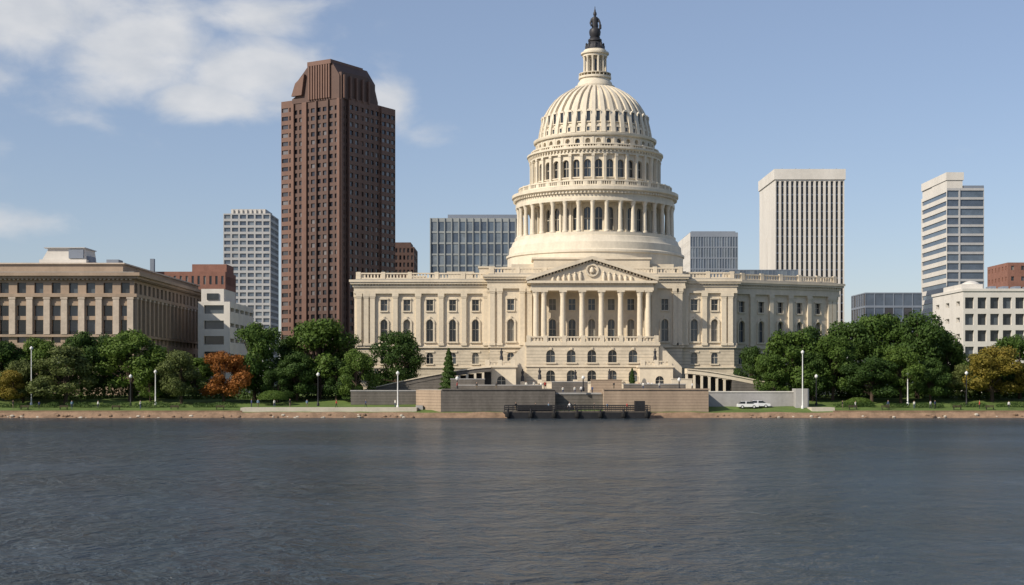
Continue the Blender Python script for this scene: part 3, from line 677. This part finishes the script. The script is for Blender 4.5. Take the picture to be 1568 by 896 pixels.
def tree(p,D,top,wpx,kind='g',mesh=None,name='broadleaf_tree'):
    me=mesh or random.choice(BL); o=bpy.data.objects.new(name,me); COL.objects.link(o)
    z=gz(D); H=SZ(top,D)-z; o.location=(SX(p,D),D,z-.1); hs=H/12.0; ws=wpx*D/F/(9.6 if mesh is None else 5.2)
    o.scale=(ws,ws,hs); o.rotation_euler=(0,0,random.uniform(0,6.28))
    o.material_slots[0].link='OBJECT'; o.material_slots[0].material=LM[kind]
    return o
TR=[(8,315,518,80,'d'),(35,308,548,60,'o'),(60,318,515,70,'g'),(100,306,526,100,'o'),(125,320,503,75,'d'),(200,312,500,112,'g'),(160,322,508,66,'d'),(278,306,534,74,'o'),
(245,322,540,50,'d'),(343,308,534,78,'r'),(390,314,488,82,'g'),(440,324,515,70,'d'),(488,318,486,118,'g'),(455,312,535,64,'d'),(545,308,530,58,'g'),(606,318,503,80,'d'),(-30,312,515,90,'g'),(425,309,560,50,'d'),(515,312,545,50,'d'),(230,310,560,50,'g'),
(1150,320,528,54,'d'),(1215,314,503,98,'g'),(1185,310,540,56,'g'),(1300,322,488,96,'d'),(1350,324,478,104,'g'),(1405,318,472,100,'d'),(1275,312,512,76,'g'),(1335,307,543,84,'d'),(1380,308,528,76,'g'),(1425,309,545,60,'d'),(1245,311,535,60,'d'),
(1452,318,514,56,'g'),(1520,310,526,88,'y'),(1562,316,508,86,'g'),(1590,308,540,60,'y'),(20,305,565,55,'y'),(1240,322,496,66,'d'),(1440,322,502,66,'d'),(300,324,545,60,'g'),(1500,320,540,60,'d'),(1480,312,556,50,'o')]
for t in TR: tree(*t)
tree(687,312,533,36,'d',CF,'cypress_tree'); tree(540,310,534,34,'d',CF,'cypress_tree'); tree(968,316,563,18,'d',CF,'cypress_tree')
def leafmass(name,boxes,dens,size,mat,seed=1):
    rg=np.random.default_rng(seed); Cs=[];Ns=[]
    for x0,x1,y0,y1,z0,z1 in boxes:
        n=int(dens*((x1-x0)*(y1-y0)+(x1-x0)*(z1-z0)*2)); 
        q=rg.uniform(0,1,(n,3)); face=rg.integers(0,3,n)
        q[face==0,2]=1; q[face==1,1]=0; q[face==2,1]=rg.uniform(0,1,(face==2).sum())
        c=np.array([x0,y0,z0])+q*np.array([x1-x0,y1-y0,z1-z0]); 
        c[:,2]+= (np.sin(c[:,0]*.9)+np.sin(c[:,0]*.37+c[:,1]))*.12*(z1-z0)*q[:,2]; c+=rg.normal(0,.12,c.shape)
        nn=np.zeros((n,3)); nn[face==0,2]=1; nn[face!=0,1]=-1; nn[:,2]+=.3; Cs.append(c); Ns.append(nn)
    C=np.concatenate(Cs);Nn=np.concatenate(Ns); me=mesh_from(name,leaves(C,Nn,size,rg),len(C),None,[mat])
    o=bpy.data.objects.new(name,me); COL.objects.link(o); return o
bx=[]
for a,b in((-130,SX(535,318)),(SX(1245,318),135)):
    x=a
    while x<b:
        w=random.uniform(4,9); h=random.uniform(1.6,3.6); yy=random.uniform(316,322); bx.append((x,min(x+w,b),yy,yy+3,3.2,3.6+h)); x+=w*.8
leafmass('shrubbery',bx,14,.28,LM['d'],3)
bx=[]
for a,b in((-110,SX(372,300)),(SX(1278,300),112)):
    x=a
    while x<b:
        w=random.uniform(5,11); bx.append((x,min(x+w,b),300,301.2,1.7,2.75)); x+=w+random.uniform(.5,2.2)
leafmass('clipped_hedge',bx,40,.14,LM['d'],4)
bx=[]
x=84
while x<240:
    w=random.uniform(8,16); bx.append((x,x+w,345,352,3,random.uniform(8,14))); x+=w*.8
leafmass('distant_treeline',bx,5,.45,LM['d'],6)
rg=np.random.default_rng(9); n=4000; d=rg.normal(0,1,(n,3)); d/=np.linalg.norm(d,axis=1)[:,None]; d[:,2]=abs(d[:,2])
me=mesh_from('round_bush',leaves(d*np.array([3.3,2.2,2.2]),d,.16,rg),n,None,[LM['g']])
for p,D in((418,304),(1315,303)):
    o=bpy.data.objects.new('round_bush',me); COL.objects.link(o); o.location=(SX(p,D),D,gz(D)+(1.2 if p<500 else -.2)); o.scale=(1,1,.9)

# ------------------------------------------------------------------ lamps, cars, people, benches
POLE=noisy('pole_white_paint',(.7,.7,.68),.05,1,.4)
def lamp(p,D,top,kind=0):
    L_=MB('street_lamp'); x=SX(p,D); z0=gz(D) if kind!=2 else 5.6; z1=SZ(top,D); mt=POLE if kind==0 else DARK
    L_.lathe(x,D,[(.28,z0-.2),(.28,z0+.5),(.15,z0+.7),(.13,z0+2),(.09,z1-.7),(.16,z1-.65),(.1,z1-.55)],10,mt)
    L_.lathe(x,D,[(.12,z1-.6),(.34,z1-.35),(.36,z1-.1),(.15,z1+.15),(.05,z1+.25)],12,POLE); L_.obj()
for a in((609,299,570,0),(1229,298.5,538,0),(48,304,532,0),(238,304,568,0),(200,303,575,1),(1390,304,572,0),(1250,303,575,1),(893,296,577,2),(1040,296,580,2),(700,296,578,2),(487,303,572,1),(1480,303,570,1)): lamp(*a)
CG=GL[0]
def car(p,D,z,col,turn=0.0,name='parked_car'):
    m=noisy('car_paint',col,.03,1,.3,spec=.6); C=MB(name); 
    f=Fr(SX(p,D)-2.2*math.cos(turn),D-2.2*math.sin(turn),turn); z0=z
    C.fprism(f,[(.0,z0+.35),(4.4,z0+.35),(4.4,z0+.85),(3.5,z0+.98),(.15,z0+.98),(0,z0+.85)],-1.75,0,m)
    C.fprism(f,[(.25,z0+.98),(3.5,z0+.98),(2.75,z0+1.48),(.75,z0+1.48)],-1.62,-.13,CG)
    C.fprism(f,[(.8,z0+1.48),(2.7,z0+1.48),(2.6,z0+1.55),(.9,z0+1.55)],-1.6,-.15,m)
    for a in(.95,3.4):
        for d in(.03,-1.78):
            q=f.P(a,z0+.34,d+.02); q2=f.P(a,z0+.34,d-.2); C.tube(q2,q,.34,.34,14,BRONZE); 
            C.tube(f.P(a,z0+.34,d),f.P(a,z0+.34,d+.04),.18,.18,10,POLE)
    for a in(1.6,1.75): C.fbox(f,a,a+.1,z0+.98,z0+1.48,-.15,-.11,m)
    C.obj()
car(1146,298.5,gz(298.5),(.75,.75,.75)); car(1164,299.8,gz(299.8),(.7,.7,.72))
def person_mesh(pose,seed):
    J={'pel':(0,0,.95),'che':(0,.0,1.35),'nek':(0,.0,1.5),'hd0':(0,-.01,1.6),'hd1':(0,-.01,1.74)}
    st=.0 if pose==0 else .22
    for sd,k in((-1,'l'),(1,'r')):
        J['hip'+k]=(sd*.1,0,.9); J['kne'+k]=(sd*.11,-sd*st*.6-.01,.5); J['ank'+k]=(sd*.11,-sd*st+.02,.09); J['toe'+k]=(sd*.12,-sd*st-.16,.05)
        J['sho'+k]=(sd*.19,0,1.42); J['elb'+k]=(sd*.25,sd*st*.6,1.13); J['wri'+k]=(sd*.24,sd*st*.9-.08,.88); J['han'+k]=(sd*.235,sd*st*.9-.12,.78)
    keys=list(J); E=[('pel','che'),('che','nek'),('nek','hd0'),('hd0','hd1')]
    for k in'lr': E+=[('pel','hip'+k),('hip'+k,'kne'+k),('kne'+k,'ank'+k),('ank'+k,'toe'+k),('che','sho'+k),('sho'+k,'elb'+k),('elb'+k,'wri'+k),('wri'+k,'han'+k)]
    Rr={'pel':.15,'che':.155,'nek':.06,'hd0':.09,'hd1':.10,'hip':.1,'kne':.065,'ank':.045,'toe':.04,'sho':.075,'elb':.048,'wri':.033,'han':.035}
    me=bpy.data.meshes.new('p'); me.from_pydata([J[k] for k in keys],[(keys.index(a),keys.index(b)) for a,b in E],[])
    o=bpy.data.objects.new('p',me); COL.objects.link(o); md=o.modifiers.new('s','SKIN'); sv=me.skin_vertices[0].data
    for i,k in enumerate(keys):
        r=Rr.get(k) or Rr[k[:3]]; sv[i].radius=(r,r*.8); sv[i].use_root=(k=='pel')
    sb=o.modifiers.new('b','SUBSURF'); sb.levels=1; sb.render_levels=1
    dg=bpy.context.evaluated_depsgraph_get(); me2=bpy.data.meshes.new_from_object(o.evaluated_get(dg)); bpy.data.objects.remove(o)
    return me2
def cloth(nm,ramp):
    m,nt,b=newmat(nm); oi=nt.nodes.new('ShaderNodeObjectInfo'); cr=nt.nodes.new('ShaderNodeValToRGB'); cr.color_ramp.interpolation='CONSTANT'
    e=cr.color_ramp.elements
    for i,c in enumerate(ramp):
        q=e[i] if i<2 else e.new(i/len(ramp)); q.position=i/len(ramp); q.color=(*c,1)
    nt.links.new(oi.outputs['Random'],cr.inputs[0]); nt.links.new(cr.outputs[0],b.inputs['Base Color']); b.inputs['Roughness'].default_value=.9; return m
SH=cloth('shirt_cloth',[(.6,.6,.6),(.05,.07,.15),(.4,.05,.04),(.03,.03,.03),(.2,.3,.4),(.7,.68,.6)]); TRO=cloth('trouser_cloth',[(.03,.035,.05),(.02,.02,.02),(.15,.12,.08),(.06,.08,.14)])
SK=noisy('skin',(.45,.28,.2),.1,3); HA=noisy('hair',(.04,.025,.015),.2,3)
PM=[]
for q in(0,1):
    me=person_mesh(q,q)
    me.materials.clear()
    for m in(SH,TRO,SK,HA): me.materials.append(m)
    for p in me.polygons:
        c=p.center; p.use_smooth=True
        p.material_index=3 if (c.z>1.7 or (c.z>1.58 and c.y>.02)) else 2 if (c.z>1.49 or (abs(c.x)>.19 and c.z<.9)) else 1 if c.z<.97 and abs(c.x)<.2 else 0
    PM.append(me)
spots=[]
for i in range(12): spots.append((random.uniform(790,1000),random.uniform(307.5,317),zt))
for p in(385,395,420,470,605,515,444,560): spots.append((p,random.uniform(294,298),2.02))
for p in(20,110,150,1310,1425,1432,1500,1290,1545,1400,1360,60,215): spots.append((p,298,gz(298)))
for p in(700,730,835,940,1010,1060,760,985): spots.append((p,294.5,zt))
for p in(862,880,890,907): spots.append((p,298.5,zt-.9))
for p in(790,820,840,880,930,960,872,910): spots.append((p,287,1.45))
for p,D,z in spots:
    o=bpy.data.objects.new('person',random.choice(PM)); COL.objects.link(o); o.location=(SX(p,D),D,z); o.rotation_euler=(0,0,random.uniform(0,6.28)); h=random.uniform(.93,1.05); o.scale=(h,h,h)
def bench(p,D,z):
    B=MB('park_bench'); f=Fr(SX(p,D),D)
    for i in range(3): B.fbox(f,0,1.8,z+.44,z+.48,-.45+i*.15,-.33+i*.15,BARK)
    for i in range(2): B.fbox(f,0,1.8,z+.6+i*.17,z+.72+i*.17,-.52,-.48,BARK)
    for a in(.15,1.6): B.fbox(f,a,a+.06,z,z+.44,-.45,-.02,DARK); B.fbox(f,a,a+.06,z,z+.92,-.56,-.521,DARK)
    B.obj()
for p in(30,90,170,260,330,1300,1350,1460,1510): bench(p,296.5,gz(296.5))

# ------------------------------------------------------------------ sky, sun, camera
w=bpy.data.worlds.new('World'); scene.world=w; w.use_nodes=True; nt=w.node_tree; N=nt.nodes; L=nt.links
bg=N['Background']; sky=N.new('ShaderNodeTexSky'); sky.sky_type='NISHITA'; sky.sun_disc=False
AZ=math.radians(56); EL=math.radians(34)
sdir=Vector((-math.sin(AZ)*math.cos(EL),-math.cos(AZ)*math.cos(EL),math.sin(EL)))
sky.sun_elevation=EL; sky.sun_rotation=math.atan2(sdir.x,sdir.y)
sky.air_density=1.0; sky.dust_density=.5; sky.ozone_density=3.0
tc=N.new('ShaderNodeTexCoord'); sep=N.new('ShaderNodeSeparateXYZ'); L.new(tc.outputs['Generated'],sep.inputs[0])
def mth(op,a,b=None,c=None):
    n=N.new('ShaderNodeMath'); n.operation=op
    for i,v in enumerate((a,b,c)):
        if v is None: continue
        if isinstance(v,(int,float)): n.inputs[i].default_value=v
        else: L.new(v,n.inputs[i])
    return n.outputs[0]
az=mth('ARCTAN2',sep.outputs[0],sep.outputs[1]); el=mth('ARCSINE',sep.outputs[2])
mask=None
for p,q,rx,ry,a in((90,15,.085,.035,1.0),(210,75,.070,.036,1.05),(400,25,.060,.020,.85),(380,110,.060,.030,1.1),(320,155,.05,.018,1.05),(600,150,.022,.026,.9),(660,205,.03,.012,.45),(20,342,.05,.012,.75),(80,180,.09,.014,.38),(200,215,.06,.010,.3),(-400,120,.16,.05,1),(-900,300,.2,.04,.8),(2300,200,.2,.05,.9),(3200,100,.2,.06,.9)):
    a0=math.atan2(p-784,F); e0=math.atan2(580-q,math.hypot(F,p-784))
    dxx=mth('DIVIDE',mth('SUBTRACT',az,a0),rx); dyy=mth('DIVIDE',mth('SUBTRACT',el,e0),ry)
    d2=mth('ADD',mth('MULTIPLY',dxx,dxx),mth('MULTIPLY',dyy,dyy)); g=mth('MULTIPLY',mth('EXPONENT',mth('MULTIPLY',d2,-1.0)),a)
    mask=g if mask is None else mth('MAXIMUM',mask,g)
cmb=N.new('ShaderNodeCombineXYZ'); L.new(mth('MULTIPLY',az,11),cmb.inputs[0]); L.new(mth('MULTIPLY',el,20),cmb.inputs[1])
cn=N.new('ShaderNodeTexNoise'); cn.inputs['Scale'].default_value=1.7; cn.inputs['Detail'].default_value=9; cn.inputs['Roughness'].default_value=.55; cn.inputs['Distortion'].default_value=.3; L.new(cmb.outputs[0],cn.inputs['Vector'])
v=mth('ADD',mask,mth('MULTIPLY',mth('SUBTRACT',cn.outputs[0],.5),1.3))
mr=N.new('ShaderNodeMapRange'); mr.interpolation_type='SMOOTHSTEP'; mr.inputs['From Min'].default_value=.22; mr.inputs['From Max'].default_value=.95; mr.inputs['To Max'].default_value=.85; L.new(v,mr.inputs[0])
fac=mth('MULTIPLY',mr.outputs[0],mth('MINIMUM',mth('MULTIPLY',mask,4),1.0))
STR=.10
tint=N.new('ShaderNodeMix'); tint.data_type='RGBA'; tint.blend_type='MULTIPLY'; tint.inputs[0].default_value=1; tint.inputs[7].default_value=(1.12,1.04,1.10,1); L.new(sky.outputs[0],tint.inputs[6])
hz=N.new('ShaderNodeMix'); hz.data_type='RGBA'; hz.inputs[0].default_value=.22; L.new(tint.outputs[2],hz.inputs[6]); hz.inputs[7].default_value=(.52/STR,.60/STR,.70/STR,1)
# cloud body brightness varies softly
cn2=N.new('ShaderNodeTexNoise'); cn2.inputs['Scale'].default_value=2.6; cn2.inputs['Detail'].default_value=5; L.new(cmb.outputs[0],cn2.inputs['Vector'])
cb=N.new('ShaderNodeMix'); cb.data_type='RGBA'; L.new(cn2.outputs[0],cb.inputs[0]); cb.inputs[6].default_value=(.50/STR,.54/STR,.60/STR,1); cb.inputs[7].default_value=(.88/STR,.86/STR,.84/STR,1)
mx=N.new('ShaderNodeMix'); mx.data_type='RGBA'; L.new(fac,mx.inputs[0]); L.new(hz.outputs[2],mx.inputs[6]); L.new(cb.outputs[2],mx.inputs[7])
L.new(mx.outputs[2],bg.inputs[0]); bg.inputs[1].default_value=STR
sl=bpy.data.lights.new('sun','SUN'); sl.energy=5.0; sl.angle=math.radians(.5); sl.color=(1,.90,.75)
so=bpy.data.objects.new('sun',sl); COL.objects.link(so); so.rotation_euler=sdir.to_track_quat('Z','Y').to_euler()
cam=bpy.data.cameras.new('camera'); cam.lens=50; cam.sensor_width=36; cam.shift_y=(580-448)/1568; cam.clip_end=20000; cam.clip_start=1
co=bpy.data.objects.new('camera',cam); COL.objects.link(co); co.location=(0,0,EYE); co.rotation_euler=(math.radians(90),0,0); scene.camera=co
scene.view_settings.view_transform='Standard'; scene.view_settings.look='None'; scene.view_settings.exposure=0
